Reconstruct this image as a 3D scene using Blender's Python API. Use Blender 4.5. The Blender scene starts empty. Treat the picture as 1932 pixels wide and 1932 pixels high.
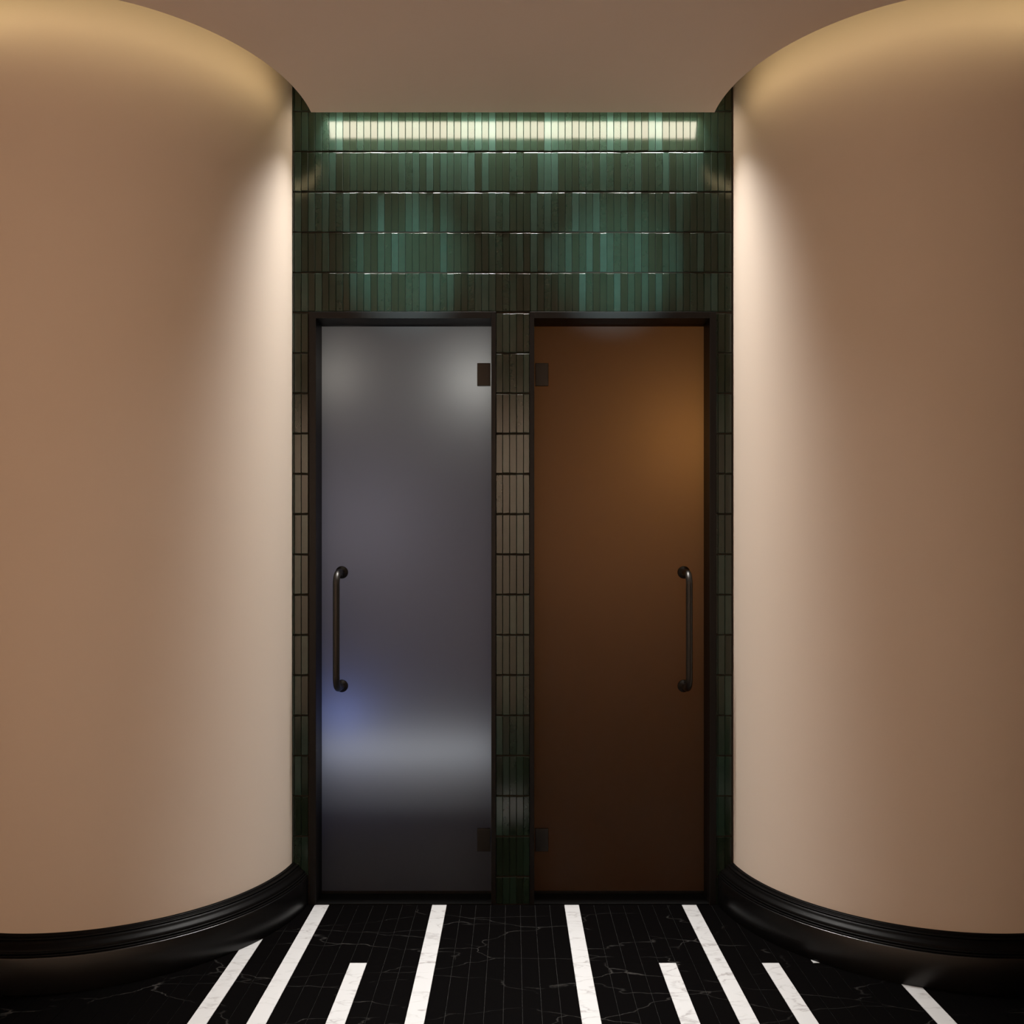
import bpy, bmesh, math, random
from mathutils import Vector, Matrix
random.seed(7)
sc = bpy.context.scene
col = sc.collection

# ---------------------------------------------------------------- camera / view / world
CAM_H = 1.297          # eye height
FPX = 1600.0           # focal length in pixels of a 1932 px frame
cam_d = bpy.data.cameras.new('camera')
cam = bpy.data.objects.new('camera', cam_d)
col.objects.link(cam)
cam.location = (0, 0, CAM_H)
cam.rotation_euler = (math.pi / 2, 0, 0)
cam_d.sensor_width = 36.0
cam_d.lens = 36.0 * FPX / 1932.0
cam_d.shift_x = -1.5 / 1932.0
cam_d.shift_y = 92.5 / 1932.0
cam_d.clip_start = 0.05
sc.camera = cam
sc.view_settings.view_transform = 'Standard'
sc.view_settings.look = 'None'
sc.view_settings.gamma = 1.0
sc.view_settings.use_curve_mapping = False
sc.view_settings.exposure = 0.1
w = bpy.data.worlds.new('world')
sc.world = w
w.use_nodes = True
w.node_tree.nodes['Background'].inputs[0].default_value = (0.02, 0.016, 0.012, 1)
w.node_tree.nodes['Background'].inputs[1].default_value = 0.3
try:
    sc.cycles.sample_clamp_indirect = 4.0
    sc.cycles.caustics_reflective = False
    sc.cycles.caustics_refractive = False
    sc.cycles.use_denoising = True
    sc.cycles.max_bounces = 6
    sc.cycles.use_adaptive_sampling = True
    sc.cycles.adaptive_threshold = 0.025
    sc.cycles.diffuse_bounces = 4
except Exception:
    pass

# ---------------------------------------------------------------- dimensions
D = 3.2                # tiled wall face
ZC = 2.935             # ceiling underside
SLOT_Y = 3.096         # ceiling edge in front of the tiled wall
COLX, COLY, COLR = 1.498, 3.26, 0.668
CUTX, CUTY, CUTR = 1.412, 3.100, 0.6755
ROOM_X, ROOM_Y = 4.0, -0.80
GY = 3.295             # glass plane

# ---------------------------------------------------------------- lights
def light(name, kind, loc, energy, color, rot=(0, 0, 0), **kw):
    d = bpy.data.lights.new(name, kind)
    d.energy = energy
    d.color = color
    for k, v in kw.items():
        setattr(d, k, v)
    o = bpy.data.objects.new(name, d)
    o.location = loc
    o.rotation_euler = rot
    col.objects.link(o)
    return o

def aim(o, target):
    o.rotation_euler = (Vector(target) - o.location).to_track_quat('-Z', 'Y').to_euler()
    return o

NEUTRAL = (1.0, 0.97, 0.93)
WARM = (1.0, 0.80, 0.66)
# recessed ceiling downlights over the passage in front of the doors
for x in (-0.45, 0.45):
    light('downlight', 'SPOT', (x, 2.32, ZC - 0.01), 20, NEUTRAL, spot_size=math.radians(86), spot_blend=1.0, shadow_soft_size=0.05)
# unseen spots added behind the viewer to make teal patches above each door
for x in (-0.40, 0.39):
    aim(light('tile_patch_spot', 'SPOT', (x, -0.70, 1.95), 1250, (0.70, 0.96, 1.0), spot_size=math.radians(8.5), spot_blend=1.0, shadow_soft_size=0.03), (x, D, 2.42))
# unseen warm spots added to bounce fill off the cream wall behind the viewer
for x, e in ((-3.0, 300), (-1.5, 285), (0.0, 310), (1.5, 70), (3.0, 8)):
    aim(light('bounce_fill_spot', 'SPOT', (x, 0.45, ZC - 0.02), e, WARM, spot_size=math.radians(120), spot_blend=1.0, shadow_soft_size=0.08), (x, ROOM_Y, 0.9))
# linear grazer in the ceiling slot
aim(light('slot_grazer', 'AREA', (0, 3.186, 3.000), 33, (1.0, 0.97, 0.93), shape='RECTANGLE', size=1.42, size_y=0.014, spread=math.radians(70)), (0, 2.42, 0.0))
# behind the frosted doors: unseen lights placed to give the blurred glow
light('cold_room_glow', 'POINT', (-0.69, 3.46, 2.02), 0.23, (1.0, 0.93, 0.80), shadow_soft_size=0.06)
light('cold_room_glow', 'POINT', (-0.15, 3.46, 2.00), 0.46, (0.97, 0.95, 0.86), shadow_soft_size=0.06)
light('cold_room_glow', 'POINT', (-0.58, 3.68, 1.45), 0.58, (0.86, 0.82, 1.0), shadow_soft_size=0.10)
light('cold_room_glow', 'POINT', (-0.66, 3.44, 0.70), 0.24, (0.22, 0.34, 1.0), shadow_soft_size=0.05)
aim(light('cold_room_glow', 'AREA', (-0.41, 3.43, 0.56), 0.16, (0.92, 0.96, 1.0), shape='RECTANGLE', size=0.70, size_y=0.04), (-0.41, 3.2, 0.56))
light('cold_room_glow', 'POINT', (-0.41, 3.75, 0.20), 0.05, (0.95, 0.97, 1.0), shadow_soft_size=0.08)  # faint fill added to lift the glass below the shelf
light('cold_room_glow', 'POINT', (-0.25, 3.90, 1.10), 0.32, (1.0, 0.85, 0.86), shadow_soft_size=0.10)  # mauve fill added for the middle of the glass
light('warm_room_glow', 'POINT', (0.70, 3.60, 1.78), 0.8, (1.0, 0.42, 0.10), shadow_soft_size=0.08)
light('warm_room_glow', 'POINT', (0.40, 3.95, 1.45), 1.0, (1.0, 0.42, 0.14), shadow_soft_size=0.10)  # amber fill added across the right-hand glass

# ---------------------------------------------------------------- materials
def new_mat(name):
    m = bpy.data.materials.new(name)
    m.use_nodes = True
    nt = m.node_tree
    return m, nt, nt.nodes['Principled BSDF'], nt.nodes['Material Output']

def principled(name, color, rough=0.5, spec=0.5, metal=0.0, bump=None):
    m, nt, b, out = new_mat(name)
    b.inputs['Base Color'].default_value = (*color, 1)
    b.inputs['Roughness'].default_value = rough
    b.inputs['Specular IOR Level'].default_value = spec
    b.inputs['Metallic'].default_value = metal
    if bump:
        sc_, st, dist = bump
        geo = nt.nodes.new('ShaderNodeNewGeometry')
        n = nt.nodes.new('ShaderNodeTexNoise')
        n.inputs['Scale'].default_value = sc_
        n.inputs['Detail'].default_value = 3
        nt.links.new(geo.outputs['Position'], n.inputs['Vector'])
        bp = nt.nodes.new('ShaderNodeBump')
        bp.inputs['Strength'].default_value = st
        bp.inputs['Distance'].default_value = dist
        nt.links.new(n.outputs['Fac'], bp.inputs['Height'])
        nt.links.new(bp.outputs['Normal'], b.inputs['Normal'])
    return m

def ramp(nt, stops, interp='LINEAR'):
    r = nt.nodes.new('ShaderNodeValToRGB')
    r.color_ramp.interpolation = interp
    e = r.color_ramp.elements
    while len(e) < len(stops):
        e.new(0.5)
    for el, (p, c) in zip(e, stops):
        el.position = p
        el.color = (*c, 1)
    return r

M = {}
M['plaster'] = principled('cream_plaster', (0.66, 0.565, 0.475), 0.75, 0.2, bump=(220, 0.05, 0.001))
M['ceiling'] = principled('ceiling_paint', (0.93, 0.80, 0.71), 0.85, 0.15)
M['cove'] = principled('cove_paint', (0.62, 0.52, 0.42), 0.9, 0.1)
M['room_wall'] = principled('room_wall_plaster', (0.55, 0.44, 0.34), 0.85, 0.15)
M['front'] = principled('front_wall_plaster', (0.80, 0.69, 0.585), 0.75, 0.2)
M['grout'] = principled('dark_tile_grout', (0.030, 0.021, 0.015), 0.9, 0.2)
M['floor_grout'] = principled('floor_grout', (0.020, 0.019, 0.018), 0.9, 0.2)
M['lacquer'] = principled('black_lacquer', (0.002, 0.0017, 0.0016), 0.27, 0.45)
M['moulding'] = principled('black_lacquer_moulding', (0.002, 0.0017, 0.0016), 0.40, 0.06)
M['frame'] = principled('dark_bronze_frame', (0.0055, 0.0045, 0.004), 0.42, 0.22)
M['hardware'] = principled('dark_bronze_hardware', (0.013, 0.0105, 0.008), 0.36, 0.5, 0.3)
M['threshold'] = principled('black_stone_threshold', (0.003, 0.003, 0.003), 0.5, 0.1)
M['cold_wall'] = principled('cold_room_wall', (0.30, 0.29, 0.31), 0.8, 0.2)
M['warm_wall'] = principled('warm_room_timber', (0.26, 0.13, 0.06), 0.8, 0.2)

def tile_mat(name, rough, spec):
    m, nt, b, out = new_mat(name)
    oi = nt.nodes.new('ShaderNodeObjectInfo')
    geo = nt.nodes.new('ShaderNodeNewGeometry')
    add = nt.nodes.new('ShaderNodeMath'); add.operation = 'ADD'
    fr = nt.nodes.new('ShaderNodeMath'); fr.operation = 'FRACT'
    nt.links.new(oi.outputs['Random'], add.inputs[0])
    nt.links.new(geo.outputs['Random Per Island'], add.inputs[1])
    nt.links.new(add.outputs[0], fr.inputs[0])
    r = ramp(nt, [(0.0, (0.0095, 0.0155, 0.009)), (0.3, (0.011, 0.0205, 0.0125)), (0.55, (0.0125, 0.025, 0.0165)),
                  (0.8, (0.0155, 0.033, 0.0235)), (1.0, (0.021, 0.044, 0.034))])
    nt.links.new(fr.outputs[0], r.inputs[0])
    n = nt.nodes.new('ShaderNodeTexNoise')
    n.inputs['Scale'].default_value = 45
    n.inputs['Detail'].default_value = 4
    nt.links.new(geo.outputs['Position'], n.inputs['Vector'])
    mp = nt.nodes.new('ShaderNodeMapRange')
    mp.inputs['To Min'].default_value = 0.78
    mp.inputs['To Max'].default_value = 1.22
    nt.links.new(n.outputs['Fac'], mp.inputs['Value'])
    mul = nt.nodes.new('ShaderNodeVectorMath'); mul.operation = 'MULTIPLY'
    nt.links.new(r.outputs['Color'], mul.inputs[0])
    nt.links.new(mp.outputs['Result'], mul.inputs[1])
    nt.links.new(mul.outputs[0], b.inputs['Base Color'])
    b.inputs['Roughness'].default_value = rough
    b.inputs['Specular IOR Level'].default_value = spec
    n2 = nt.nodes.new('ShaderNodeTexNoise')
    n2.inputs['Scale'].default_value = 420
    n2.inputs['Detail'].default_value = 2
    nt.links.new(geo.outputs['Position'], n2.inputs['Vector'])
    bp = nt.nodes.new('ShaderNodeBump')
    bp.inputs['Strength'].default_value = 0.13
    bp.inputs['Distance'].default_value = 0.0007
    nt.links.new(n2.outputs['Fac'], bp.inputs['Height'])
    nt.links.new(bp.outputs['Normal'], b.inputs['Normal'])
    return m
M['tile'] = tile_mat('green_glaze', 0.10, 0.62)
M['tile_edge'] = tile_mat('worn_glaze_edge', 0.42, 0.22)

def marble(name, base, vein, scale, vein_w, rough, spec, seedoff):
    m, nt, b, out = new_mat(name)
    geo = nt.nodes.new('ShaderNodeNewGeometry')
    mp = nt.nodes.new('ShaderNodeMapping')
    mp.inputs['Location'].default_value = (seedoff, seedoff * 1.7, 0)
    mp.inputs['Rotation'].default_value = (0, 0, math.radians(32))
    mp.inputs['Scale'].default_value = (0.55, 1.5, 1)
    nt.links.new(geo.outputs['Position'], mp.inputs['Vector'])
    # warped voronoi cell edges make thin branching veins, faded in and out by a noise
    nz = nt.nodes.new('ShaderNodeTexNoise')
    nz.inputs['Scale'].default_value = scale * 0.8
    nz.inputs['Detail'].default_value = 5
    nt.links.new(mp.outputs['Vector'], nz.inputs['Vector'])
    mix = nt.nodes.new('ShaderNodeVectorMath'); mix.operation = 'MULTIPLY_ADD'
    mix.inputs[1].default_value = (0.35, 0.35, 0.35)
    nt.links.new(nz.outputs['Color'], mix.inputs[0])
    nt.links.new(mp.outputs['Vector'], mix.inputs[2])
    vo = nt.nodes.new('ShaderNodeTexVoronoi')
    vo.feature = 'DISTANCE_TO_EDGE'
    vo.inputs['Scale'].default_value = scale
    nt.links.new(mix.outputs[0], vo.inputs['Vector'])
    r = ramp(nt, [(0.0, (1, 1, 1)), (vein_w, (0, 0, 0))])
    nt.links.new(vo.outputs['Distance'], r.inputs[0])
    n2 = nt.nodes.new('ShaderNodeTexNoise')
    n2.inputs['Scale'].default_value = scale * 1.6
    n2.inputs['Detail'].default_value = 3
    nt.links.new(mp.outputs['Vector'], n2.inputs['Vector'])
    r2 = ramp(nt, [(0.42, (0, 0, 0)), (0.68, (1, 1, 1))])
    nt.links.new(n2.outputs['Fac'], r2.inputs[0])
    mu = nt.nodes.new('ShaderNodeMath'); mu.operation = 'MULTIPLY'
    nt.links.new(r.outputs['Color'], mu.inputs[0])
    nt.links.new(r2.outputs['Color'], mu.inputs[1])
    mc = nt.nodes.new('ShaderNodeMix'); mc.data_type = 'RGBA'
    mc.inputs[6].default_value = (*base, 1)
    mc.inputs[7].default_value = (*vein, 1)
    nt.links.new(mu.outputs[0], mc.inputs[0])
    nt.links.new(mc.outputs[2], b.inputs['Base Color'])
    b.inputs['Roughness'].default_value = rough
    b.inputs['Specular IOR Level'].default_value = spec
    return m
M['black_marble'] = marble('black_marble', (0.0014, 0.0012, 0.0012), (0.034, 0.032, 0.030), 4.0, 0.010, 0.55, 0.008, 3.1)
M['white_marble'] = marble('white_marble', (0.40, 0.40, 0.402), (0.22, 0.21, 0.206), 11.0, 0.08, 0.45, 0.3, 8.3)

def frosted(name, tint):
    m, nt, b, out = new_mat(name)
    nt.nodes.remove(b)
    tr = nt.nodes.new('ShaderNodeBsdfTranslucent')
    tr.inputs['Color'].default_value = (*tint, 1)
    df = nt.nodes.new('ShaderNodeBsdfDiffuse')
    df.inputs['Color'].default_value = (0.03, 0.03, 0.032, 1)
    gl = nt.nodes.new('ShaderNodeBsdfGlossy')
    gl.inputs['Roughness'].default_value = 0.5
    gl.inputs['Color'].default_value = (0.7, 0.7, 0.7, 1)
    fr = nt.nodes.new('ShaderNodeFresnel')
    fr.inputs['IOR'].default_value = 1.3
    m1 = nt.nodes.new('ShaderNodeMixShader')
    m1.inputs[0].default_value = 0.25
    m2 = nt.nodes.new('ShaderNodeMixShader')
    nt.links.new(tr.outputs[0], m1.inputs[1])
    nt.links.new(df.outputs[0], m1.inputs[2])
    nt.links.new(fr.outputs[0], m2.inputs[0])
    nt.links.new(m1.outputs[0], m2.inputs[1])
    nt.links.new(gl.outputs[0], m2.inputs[2])
    nt.links.new(m2.outputs[0], out.inputs['Surface'])
    return m
def clear_glass(name):
    m, nt, b, out = new_mat(name)
    nt.nodes.remove(b)
    t = nt.nodes.new('ShaderNodeBsdfTransparent')
    t.inputs['Color'].default_value = (0.95, 0.96, 0.96, 1)
    nt.links.new(t.outputs[0], out.inputs['Surface'])
    return m
M['frost_cold'] = frosted('etched_glass_face', (0.85, 0.85, 0.87))
M['clear'] = clear_glass('clear_glass_body')

def emitter(name, color, strength):
    m, nt, b, out = new_mat(name)
    nt.nodes.remove(b)
    e = nt.nodes.new('ShaderNodeEmission')
    e.inputs['Color'].default_value = (*color, 1)
    e.inputs['Strength'].default_value = strength
    nt.links.new(e.outputs[0], out.inputs['Surface'])
    return m
M['led_white'] = emitter('led_diffuser_white', (1.0, 0.86, 0.68), 13.0)
M['led_warm'] = emitter('led_tape_warm', (1.0, 0.78, 0.42), 7.5)

# ---------------------------------------------------------------- helpers
def tag(o, label=None, cat=None, group=None, kind=None):
    if label: o['label'] = label
    if cat: o['category'] = cat
    if group: o['group'] = group
    if kind: o['kind'] = kind
    return o

def obj(name, me, mat=None, parent=None):
    o = bpy.data.objects.new(name, me)
    col.objects.link(o)
    if mat is not None and me is not None and not me.materials:
        for mm in (mat if isinstance(mat, (list, tuple)) else [mat]):
            me.materials.append(mm)
    if parent: o.parent = parent
    return o

def empty(name, loc=(0, 0, 0)):
    o = bpy.data.objects.new(name, None)
    o.location = loc
    o.empty_display_size = 0.1
    col.objects.link(o)
    return o

def mesh_of(bm, name, smooth=False):
    bmesh.ops.recalc_face_normals(bm, faces=bm.faces)
    me = bpy.data.meshes.new(name)
    bm.to_mesh(me); bm.free()
    if smooth:
        me.polygons.foreach_set('use_smooth', [True] * len(me.polygons))
    return me

def add_box(bm, x0, x1, y0, y1, z0, z1):
    v = [bm.verts.new(p) for p in ((x0, y0, z0), (x1, y0, z0), (x1, y1, z0), (x0, y1, z0),
                                   (x0, y0, z1), (x1, y0, z1), (x1, y1, z1), (x0, y1, z1))]
    for f in ((0, 3, 2, 1), (4, 5, 6, 7), (0, 1, 5, 4), (1, 2, 6, 5), (2, 3, 7, 6), (3, 0, 4, 7)):
        bm.faces.new([v[i] for i in f])
    return v

def box_mesh(name, *boxes, bevel=0.0):
    bm = bmesh.new()
    for b in boxes:
        add_box(bm, *b)
    if bevel:
        bmesh.ops.bevel(bm, geom=list(bm.edges), offset=bevel, segments=2, affect='EDGES', profile=0.6)
    return mesh_of(bm, name)

def arc_lathe(name, profile, cx, cy, y_limit, segs=160, smooth=True, close_back=True):
    """sweep (r, z) profile round (cx, cy) over the part of the circle in front of y_limit"""
    bm = bmesh.new()
    rows = []
    for r, z in profile:
        a = math.asin(max(-1, min(1, (y_limit - cy) / r)))     # angle where the circle meets the wall plane
        t0, t1 = math.pi - a, 2 * math.pi + a
        rows.append([bm.verts.new((cx + r * math.cos(t0 + (t1 - t0) * i / segs), cy + r * math.sin(t0 + (t1 - t0) * i / segs), z)) for i in range(segs + 1)])
    for a, b in zip(rows, rows[1:]):
        for i in range(segs):
            bm.faces.new((a[i], a[i + 1], b[i + 1], b[i]))
    me = bpy.data.meshes.new(name)
    bmesh.ops.recalc_face_normals(bm, faces=bm.faces)
    # make normals point away from the axis
    bm.faces.ensure_lookup_table()
    f = bm.faces[segs // 2]
    c = f.calc_center_median()
    if (f.normal.x * (c.x - cx) + f.normal.y * (c.y - cy)) < 0:
        bmesh.ops.reverse_faces(bm, faces=bm.faces)
    bm.to_mesh(me); bm.free()
    if smooth:
        me.polygons.foreach_set('use_smooth', [True] * len(me.polygons))
    return me

# ---------------------------------------------------------------- room shell
floor = obj('floor', box_mesh('floor', (-ROOM_X, ROOM_X, ROOM_Y, 3.20, -0.10, -0.0015)), M['floor_grout'])
tag(floor, 'black marble strip floor with long white marble inlay strips', 'floor', kind='structure')

def ceiling_mesh():
    # front edge of the ceiling, left to right: plain wall, arc, light slot, arc, plain wall
    edge = [(-ROOM_X, D), (-CUTX - CUTR - 1e-4, D)]
    n = 96
    a_s = math.asin((CUTY - SLOT_Y) / CUTR)
    edge += [(-CUTX + CUTR * math.cos(a), CUTY + CUTR * math.sin(a)) for a in [math.pi + (math.pi - a_s) * i / n for i in range(n + 1)]]
    edge += [(-x, y) for x, y in reversed(edge)]
    bm = bmesh.new()
    grid = [[bm.verts.new((x, yy, z)) for yy, z in ((ROOM_Y, ZC), (y, ZC), (y, ZC + 0.025), (ROOM_Y, ZC + 0.025))] for x, y in edge]
    for a, b in zip(grid, grid[1:]):
        for k in range(4):
            bm.faces.new((a[k], b[k], b[(k + 1) % 4], a[(k + 1) % 4]))
    bm.faces.new(grid[0]); bm.faces.new(grid[-1])
    return mesh_of(bm, 'ceiling')
ceiling = obj('ceiling', ceiling_mesh(), M['ceiling'])
tag(ceiling, 'taupe painted ceiling cut in wide arcs around both columns', 'ceiling', kind='structure')
# closed coves above the openings
def cove(name, x0, x1, y0, y1, z1, t=0.02):
    return box_mesh(name, (x0, x1, y0, y1, z1, z1 + t), (x0, x1, y0 - t, y0, ZC + 0.025, z1 + t),
                    (x0 - t, x0, y0 - t, 3.085, ZC + 0.025, z1 + t), (x1, x1 + t, y0 - t, 3.085, ZC + 0.025, z1 + t))
for n, x0, x1 in (('trim_1', -2.25, -0.722), ('trim_2', 0.722, 2.25)):
    tag(obj(n, cove(n, x0, x1, 2.28, D + 0.10, 3.22), M['cove']), 'dark recess above the ceiling around the %s column' % ('left' if x0 < 0 else 'right'), 'ceiling cove', kind='structure')
tag(obj('trim_3', box_mesh('trim_3', (-0.720, 0.720, 3.06, D + 0.004, 3.03, 3.05), (-0.720, 0.720, 3.06, 3.085, ZC + 0.026, 3.03)), M['cove']),
    'narrow light slot between ceiling and green tiled wall', 'light slot', kind='structure')

def wall(name, label, *boxes, mat='room_wall'):
    return tag(obj(name, box_mesh(name, *boxes), M[mat]), label, 'wall', kind='structure')
wall('wall_left', 'plain wall far left beyond the left column', (-ROOM_X - .1, -ROOM_X, ROOM_Y, 3.4, -0.1, 3.0))
wall('wall_right', 'plain wall far right beyond the right column', (ROOM_X, ROOM_X + .1, ROOM_Y, 3.4, -0.1, 3.0))
wall('wall_front', 'plain wall of the room behind the viewer', (-ROOM_X, ROOM_X, ROOM_Y - .1, ROOM_Y, -0.1, 3.0), mat='front')
wall('wall_back_left', 'plain wall that the left column stands against', (-ROOM_X, -0.834, D + 0.002, 3.30, -0.1, 3.25), mat='plaster')
wall('wall_back_right', 'plain wall that the right column stands against', (0.834, ROOM_X, D + 0.002, 3.30, -0.1, 3.25), mat='plaster')

# ---------------------------------------------------------------- tiled wall
PX, PZ = 0.026210, 0.152
X0 = -0.7984
ROW0 = 2.234                     # joint level with the door heads
GROUT_Y = D + 0.0055             # face of the grout bed behind the tile faces
WALL_B = D + 0.10
XI, XO, XM = 0.742, 0.768, 0.081  # door opening edges (outer jamb inside/outside, inner jamb inside)
XP = 0.063
ZH = 2.237                       # top of the door frames
EDGE = 0.8315

def bed(name, label, x0, x1, z0, z1):
    return tag(obj(name, box_mesh(name, (x0, x1, GROUT_Y, WALL_B, z0, z1)), M['grout']), label, 'wall', kind='structure')
wall_back = bed('wall_back', 'glossy green tiled wall above the two glass doors', -EDGE, EDGE, ZH, 3.22)
wall_mid = bed('wall_middle', 'narrow green tiled pier between the two glass doors', -XP, XP, -0.05, ZH)
wall_pl = bed('wall_pier_left', 'narrow green tiled strip between left column and left door', -EDGE, -XO, -0.05, ZH)
wall_pr = bed('wall_pier_right', 'narrow green tiled strip between right door and right column', XO, EDGE, -0.05, ZH)

def tile_geo(bm, w_, h_, ox=0.0, oz=0.0, oy=0.0, tilt=(0, 0)):
    """one pressed tile: its face at y = 0 towards -y, uneven soft edges, sides running back into the bed"""
    j = lambda a: random.uniform(-a, a)
    hw, hh = w_ / 2, h_ / 2
    b1 = min(0.0011, w_ * 0.2); b2 = 0.0022
    base = [(-hw, -hh), (hw, -hh), (hw, hh), (-hw, hh)]
    outer = [(x + j(0.0003), z + j(0.0010)) for x, z in base]
    inner = [(x - math.copysign(b1, x), z - math.copysign(b2, z)) for x, z in outer]
    def v(p, y):
        x, z = p
        return bm.verts.new((x + ox, y + oy + tilt[0] * x + tilt[1] * z, z + oz))
    back = [v(p, 0.0075) for p in outer]
    mid = [v(p, 0.0014) for p in outer]
    fr = [v(p, 0.0) for p in inner]
    for a, b in ((back, mid), (mid, fr)):
        for i in range(4):
            f = bm.faces.new((a[i], a[(i + 1) % 4], b[(i + 1) % 4], b[i]))
            f.material_index = 1
    bm.faces.new(fr)

_tile_cache = {}
def tile_mesh(w_, h_):
    key = (round(w_, 3), round(h_, 3))
    lst = _tile_cache.setdefault(key, [])
    if len(lst) < 14:
        bm = bmesh.new()
        tile_geo(bm, w_, h_, tilt=(random.uniform(-.012, .012), random.uniform(-.0035, .0035)))
        me = mesh_of(bm, 'tile')
        me.materials.append(M['tile']); me.materials.append(M['tile_edge'])
        lst.append(me)
        return me
    return random.choice(lst)

VG, HG = 0.0011, 0.0048          # joint widths
def cells(xa, xb, za, zb):
    """tile cells of the running grid clipped to a rectangle"""
    out = []
    k0 = math.floor((xa - X0) / PX) - 1
    k1 = math.ceil((xb - X0) / PX) + 1
    r0 = math.floor((za - ROW0) / PZ) - 1
    r1 = math.ceil((zb - ROW0) / PZ) + 1
    for r in range(r0, r1):
        z0, z1 = max(za, ROW0 + r * PZ), min(zb, ROW0 + (r + 1) * PZ)
        if z1 - z0 < 0.012: continue
        for k in range(k0, k1):
            x0, x1 = max(xa, X0 + k * PX), min(xb, X0 + (k + 1) * PX)
            if x1 - x0 < 0.005: continue
            out.append((r, k, x0, x1, z0, z1))
    return out
def put_tile(parent, x0, x1, z0, z1):
    o = obj('tile', tile_mesh(x1 - x0 - VG, z1 - z0 - HG), None, parent)
    o.location = ((x0 + x1) / 2, D + random.uniform(-0.0004, 0.0004), (z0 + z1) / 2)
    return o
rest = bmesh.new()
for r, k, x0, x1, z0, z1 in cells(-EDGE, EDGE, ZH, 3.215):
    if r < 5 and 0 <= k <= 59 + 1 and not (k == 60 and r == 0):
        put_tile(wall_back, x0, x1, z0, z1)
    else:
        tile_geo(rest, x1 - x0 - VG, z1 - z0 - HG, (x0 + x1) / 2, (z0 + z1) / 2, D)
tag(obj('edge_tiles', mesh_of(rest, 'edge_tiles'), [M['tile'], M['tile_edge']], wall_back), kind='stuff')
for wl, xa, xb in ((wall_mid, -XP, XP), (wall_pl, -EDGE, -XO), (wall_pr, XO, EDGE)):
    for r, k, x0, x1, z0, z1 in cells(xa, xb, 0.0, ZH):
        put_tile(wl, x0, x1, z0, z1)

# ---------------------------------------------------------------- floor strips
SW = 0.0554
FX0 = -0.7476
WHITE = {0: {-3, 0, 8, 17, 25, 31}, 1: {-3, 0, 4, 8, 17, 22, 25, 28, 35}, 2: {-3, 4, 8, 12, 13, 14, 22, 28, 35}}
ROWS = [(2.7377, D), (2.1377, 2.7377), (1.5377, 2.1377)]
G = 0.0009
def strip_mesh(y0, y1):
    bm = bmesh.new()
    hw, hl = SW / 2 - G / 2, (y1 - y0) / 2 - G / 2
    b = 0.0006
    lo = [bm.verts.new((sx * hw, sy * hl, -0.012)) for sx, sy in ((-1, -1), (1, -1), (1, 1), (-1, 1))]
    mi = [bm.verts.new((sx * hw, sy * hl, -b)) for sx, sy in ((-1, -1), (1, -1), (1, 1), (-1, 1))]
    hi = [bm.verts.new((sx * (hw - b), sy * (hl - b), 0)) for sx, sy in ((-1, -1), (1, -1), (1, 1), (-1, 1))]
    for a, c in ((lo, mi), (mi, hi)):
        for i in range(4):
            bm.faces.new((a[i], a[(i + 1) % 4], c[(i + 1) % 4], c[i]))
    bm.faces.new(hi)
    return mesh_of(bm, 'strip')
for ri, (y0, y1) in enumerate(ROWS):
    mb, mw = strip_mesh(y0, y1), strip_mesh(y0, y1)
    mb.materials.append(M['black_marble']); mw.materials.append(M['white_marble'])
    for k in range(-14, 42):
        xc = FX0 + (k + 0.5) * SW
        wht = k in WHITE[ri]
        o = obj('white_strip' if wht else 'black_strip', mw if wht else mb, None, floor)
        o.location = (xc, (y0 + y1) / 2, 0)
# the rest of the floor, past the strips one can tell apart
bm_b, bm_w = bmesh.new(), bmesh.new()
def flat_strip(bm, x0, x1, y0, y1):
    add_box(bm, x0 + G / 2, x1 - G / 2, y0 + G / 2, y1 - G / 2, -0.012, 0.0)
rng = random.Random(3)
for ri in range(0, 7):
    y1 = ROWS[0][1] if ri == 0 else 2.7377 - 0.6 * (ri - 1)
    y0 = 2.7377 if ri == 0 else max(ROOM_Y, y1 - 0.6)
    for k in range(-58, 86):
        if ri < 3 and -14 <= k < 42: continue
        x0 = FX0 + k * SW
        if x0 < -ROOM_X or x0 + SW > ROOM_X: continue
        flat_strip(bm_w if rng.random() < 0.14 else bm_b, x0, x0 + SW, y0, y1)
tag(obj('outlying_black_strips', mesh_of(bm_b, 'outlying_black_strips'), M['black_marble'], floor), kind='stuff')
tag(obj('outlying_white_strips', mesh_of(bm_w, 'outlying_white_strips'), M['white_marble'], floor), kind='stuff')

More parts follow.
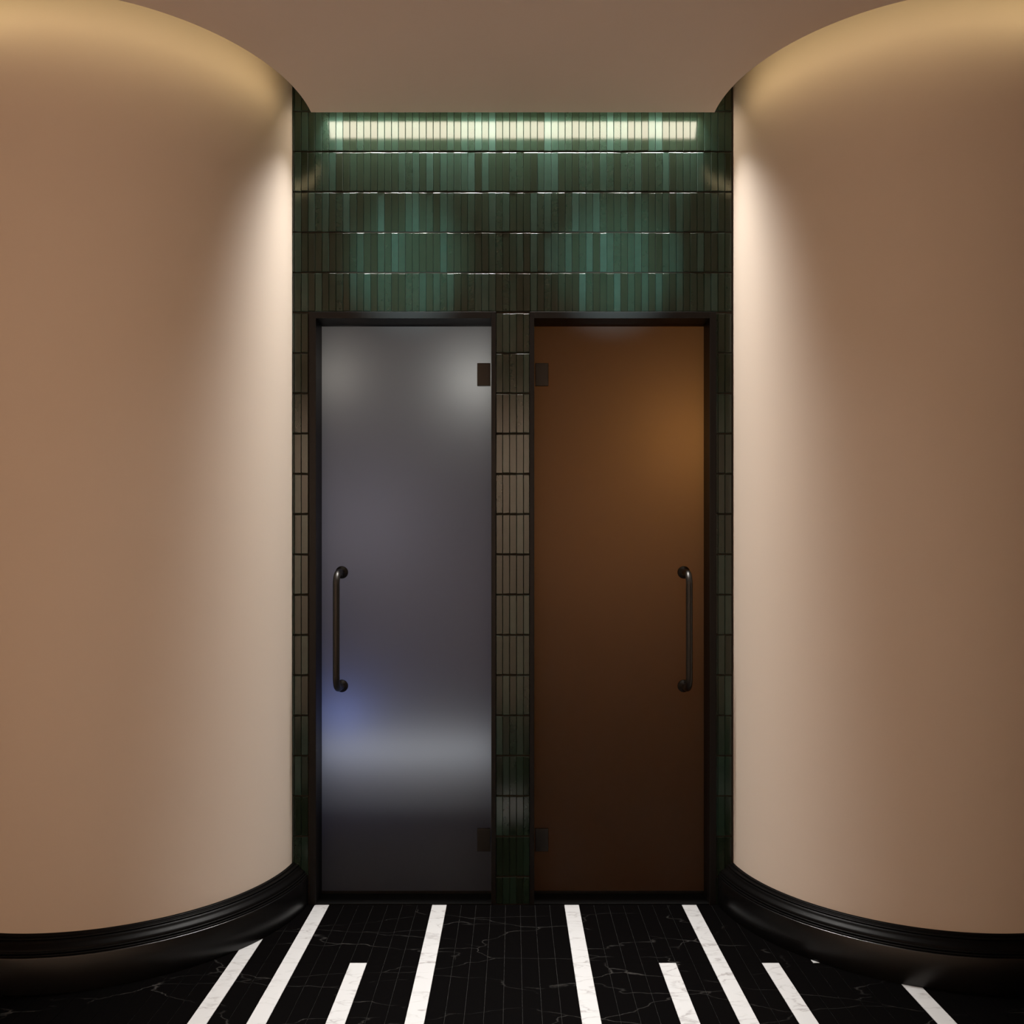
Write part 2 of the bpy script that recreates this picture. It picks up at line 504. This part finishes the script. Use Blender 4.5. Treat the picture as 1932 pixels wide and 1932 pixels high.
# ---------------------------------------------------------------- columns
def make_column(sx):
    side = 'left' if sx < 0 else 'right'
    root = empty('round_column', (sx * COLX, COLY, 0))
    tag(root, 'thick round cream plaster column with black base, %s of the doors' % side, 'column', 'pair of round columns flanking the doors')
    def part(name, me, mat, parent):
        me.transform(Matrix.Translation((-sx * COLX, -COLY, 0)))
        o = obj(name, me, mat, parent)
        return o
    part('shaft', arc_lathe('shaft', [(COLR, 0.10), (COLR, 3.21)], sx * COLX, COLY, D), M['plaster'], root)
    R = COLR
    base = part('baseboard', arc_lathe('baseboard', [(R + 0.060, 0.0), (R + 0.060, 0.106), (R + 0.0585, 0.109), (R + 0.055, 0.1095), (R + 0.02, 0.1095)], sx * COLX, COLY, D), M['lacquer'], root)
    def sub(name, prof):
        o = part(name, arc_lathe(name, prof, sx * COLX, COLY, D), M['moulding'], base)
    # two thin beads, then a cyma and a fillet up to the plaster
    def bead(r, z, s):
        return [(r + s * math.cos(a), z + s * math.sin(a)) for a in [math.radians(-90 + 22.5 * i) for i in range(9)]] + [(r - 0.03, z + s)]
    sub('bead_moulding', bead(R + 0.0545, 0.1125, 0.0030))
    sub('bead_moulding', bead(R + 0.0495, 0.1190, 0.0030))
    sub('cove_moulding', [(R + 0.048, 0.122), (R + 0.0475, 0.126), (R + 0.042, 0.131), (R + 0.035, 0.135), (R + 0.0285, 0.1405), (R + 0.0265, 0.146), (R + 0.005, 0.1465)])
    sub('bead_moulding', bead(R + 0.0215, 0.1490, 0.0032))
    sub('fillet_moulding', [(R + 0.021, 0.1515), (R + 0.0125, 0.1520), (R + 0.0120, 0.1570), (R + 0.011, 0.1580), (R - 0.004, 0.1585)])
    return root
make_column(-1)
make_column(1)

# ---------------------------------------------------------------- glass doors
def tube_mesh(name, path, r, segs=16):
    bm = bmesh.new()
    rings = []
    n = len(path)
    up = Vector((1, 0, 0))
    for i, p in enumerate(path):
        p = Vector(p)
        t = (Vector(path[min(i + 1, n - 1)]) - Vector(path[max(i - 1, 0)])).normalized()
        a = up
        b = t.cross(a).normalized()
        rings.append([bm.verts.new(p + r * (math.cos(2 * math.pi * k / segs) * a + math.sin(2 * math.pi * k / segs) * b)) for k in range(segs)])
    for a, b in zip(rings, rings[1:]):
        for k in range(segs):
            bm.faces.new((a[k], a[(k + 1) % segs], b[(k + 1) % segs], b[k]))
    bm.faces.new(rings[0]); bm.faces.new(rings[-1])
    return mesh_of(bm, name, True)

def rosette_mesh(cx, y, cz, r=0.0245):
    """domed wall flange whose axis is y"""
    prof = [(0.0, 0.018), (0.013, 0.018), (0.0145, 0.015), (0.017, 0.0105), (0.0215, 0.008), (r - 0.001, 0.0055), (r, 0.003), (r, 0.0)]
    bm = bmesh.new()
    segs = 32
    rows = []
    for rr, d in prof[1:]:
        rows.append([bm.verts.new((cx + rr * math.cos(2 * math.pi * k / segs), y - d, cz + rr * math.sin(2 * math.pi * k / segs))) for k in range(segs)])
    bm.faces.new(rows[0])
    for a, b in zip(rows, rows[1:]):
        for k in range(segs):
            bm.faces.new((a[k], a[(k + 1) % segs], b[(k + 1) % segs], b[k]))
    bm.faces.new(rows[-1])
    return mesh_of(bm, 'rosette', True)

def make_door(n, sx, label):
    """sx = -1 for the left door: hinges next to the middle pier, pull handle on the outer side"""
    root = empty('door_%d' % n, (0, 0, 0))
    tag(root, label, 'door', kind='structure')
    def bx(a, b, *r):
        a, b = sx * a, sx * b
        return (min(a, b), max(a, b), *r)
    FY0, FY1 = D - 0.004, 3.33
    zt = 2.212
    obj('frame_jamb', box_mesh('frame_jamb', bx(XI, XO - 0.001, FY0, FY1, 0.0, ZH), bevel=0.0012), M['frame'], root)
    obj('frame_jamb', box_mesh('frame_jamb', bx(XP + 0.001, XM, FY0, FY1, 0.0, ZH), bevel=0.0012), M['frame'], root)
    obj('frame_head', box_mesh('frame_head', bx(XM, XI, FY0, FY1, zt, ZH), bevel=0.0012), M['frame'], root)
    obj('threshold', box_mesh('threshold', bx(XM, XI, D + 0.001, FY1, -0.03, 0.004), bevel=0.001), M['threshold'], root)
    # glass leaf: etched front face, clear body
    gx0, gx1 = (sx * (XI + 0.006), sx * (XM - 0.006))
    x0, x1 = min(gx0, gx1), max(gx0, gx1)
    bm = bmesh.new()
    add_box(bm, x0, x1, GY, GY + 0.010, 0.012, zt - 0.004)
    bmesh.ops.recalc_face_normals(bm, faces=bm.faces)
    for f in bm.faces:
        f.material_index = 0 if f.normal.y < -0.9 else 1
    me = bpy.data.meshes.new('glass_leaf'); bm.to_mesh(me); bm.free()
    leaf = obj('glass_leaf', me, [M['frost_cold'], M['clear']], root)
    obj('bottom_seal', box_mesh('bottom_seal', (x0, x1, GY - 0.003, GY + 0.013, 0.005, 0.016), bevel=0.0008), M['frame'], leaf)
    # patch hinges
    for z in (CAM_H + (1058.5 - 706.5) * 3.283 / 1600, CAM_H + (1058.5 - 1585) * 3.283 / 1600):
        hx0, hx1 = sx * 0.0865, sx * 0.138
        obj('hinge', box_mesh('hinge', (min(hx0, hx1), max(hx0, hx1), GY - 0.014, GY, z - 0.044, z + 0.044), bevel=0.0015), M['hardware'], root)
    # pull handle
    hx, za, zb = sx * 0.664, 1.253, 0.812
    st, rb, br = 0.105, 0.045, 0.0127
    yb = GY - st
    path = [(hx, GY - 0.006, za), (hx, GY - 0.03, za)]
    for i in range(0, 11):
        a = math.pi / 2 * i / 10
        path.append((hx, yb + rb - rb * math.sin(a), za - rb + rb * math.cos(a)))
    for i in range(0, 11):
        a = math.pi / 2 * i / 10
        path.append((hx, yb + rb - rb * math.cos(a), zb + rb - rb * math.sin(a)))
    path += [(hx, GY - 0.03, zb), (hx, GY - 0.006, zb)]
    h = obj('pull_handle', tube_mesh('pull_handle', path, br), M['hardware'], root)
    for z in (za, zb):
        obj('rosette', rosette_mesh(hx, GY, z), M['hardware'], h)
    return root
make_door(1, -1, 'left frosted glass door glowing cool grey-blue, dark frame and pull handle')
make_door(2, 1, 'right frosted glass door glowing amber, dark frame and pull handle')

# rooms behind the doors
def back_room(name, x0, x1, mat, label):
    t = 0.05
    y0, y1, z1 = 3.335, 4.3, 2.5
    return tag(obj(name, box_mesh(name, (x0, x1, y1, y1 + t, 0, z1), (x0 - t, x0, y0, y1 + t, 0, z1), (x1, x1 + t, y0, y1 + t, 0, z1),
                                  (x0 - t, x1 + t, y0, y1 + t, z1, z1 + t), (x0 - t, x1 + t, y0, y1 + t, -t, 0)), M[mat]), label, 'wall', kind='structure')
cold = back_room('wall_cold_room', -0.90, -0.03, 'cold_wall', 'dim grey room seen blurred through the left frosted door')
back_room('wall_warm_room', 0.03, 0.90, 'warm_wall', 'dim amber timber room seen blurred through the right frosted door')
obj('light_stop_shelf', box_mesh('light_stop_shelf', (-0.88, -0.06, 3.380, 3.86, 0.42, 0.47), bevel=0.004), M['cold_wall'], cold)  # unseen shelf added to block light below the bright band
for x in (-0.84, -0.14):
    obj('light_stop_leg', box_mesh('light_stop_leg', (x, x + 0.05, 3.42, 3.84, 0.0, 0.42), bevel=0.003), M['cold_wall'], cold)  # made-up supports of the light-blocking shelf

# ---------------------------------------------------------------- hidden light lines
lamp = empty('linear_ceiling_light', (0, 3.09, 2.95))
tag(lamp, 'bright linear light in the ceiling slot above the green tiles', 'light')
def quad_prism(name, prof, x0, x1):
    bm = bmesh.new()
    a = [bm.verts.new((x0, y, z)) for y, z in prof]
    b = [bm.verts.new((x1, y, z)) for y, z in prof]
    n = len(prof)
    for i in range(n):
        bm.faces.new((a[i], a[(i + 1) % n], b[(i + 1) % n], b[i]))
    bm.faces.new(a); bm.faces.new(b)
    return mesh_of(bm, name)
me = quad_prism('diffuser', [(3.0975, 2.944), (3.1350, 2.988), (3.1335, 2.9895), (3.0960, 2.9455)], -0.71, 0.71)
me.transform(Matrix.Translation((0, -3.09, -2.95)))
obj('diffuser', me, M['led_white'], lamp)
me = quad_prism('housing', [(3.0945, 2.9610), (3.0945, 3.0000), (3.1330, 3.0000), (3.1330, 2.9900), (3.0955, 2.9460)], -0.712, 0.712)
me.transform(Matrix.Translation((0, -3.09, -2.95)))
obj('housing', me, M['frame'], lamp)

def ring_led(sx):
    side = 'left' if sx < 0 else 'right'
    bm = bmesh.new()
    n = 80
    a0, a1 = (math.radians(188), math.radians(352))
    r = CUTR + 0.012
    rows = []
    for rr, z in ((r, ZC + 0.026), (r, ZC + 0.050), (r + 0.006, ZC + 0.050), (r + 0.006, ZC + 0.026)):
        rows.append([bm.verts.new((sx * CUTX + rr * math.cos(a0 + (a1 - a0) * i / n), CUTY + rr * math.sin(a0 + (a1 - a0) * i / n), z)) for i in range(n + 1)])
    for q in range(4):
        a, b = rows[q], rows[(q + 1) % 4]
        for i in range(n):
            f = bm.faces.new((a[i], a[i + 1], b[i + 1], b[i]))
            f.material_index = 0 if q == 0 else 1
    me = mesh_of(bm, 'light_strip')
    o = obj('light_strip', me, [M['led_warm'], M['frame']], ceiling)
    o['label'] = 'warm light strip hidden behind the ceiling arc around the %s column' % side
ring_led(-1)
ring_led(1)
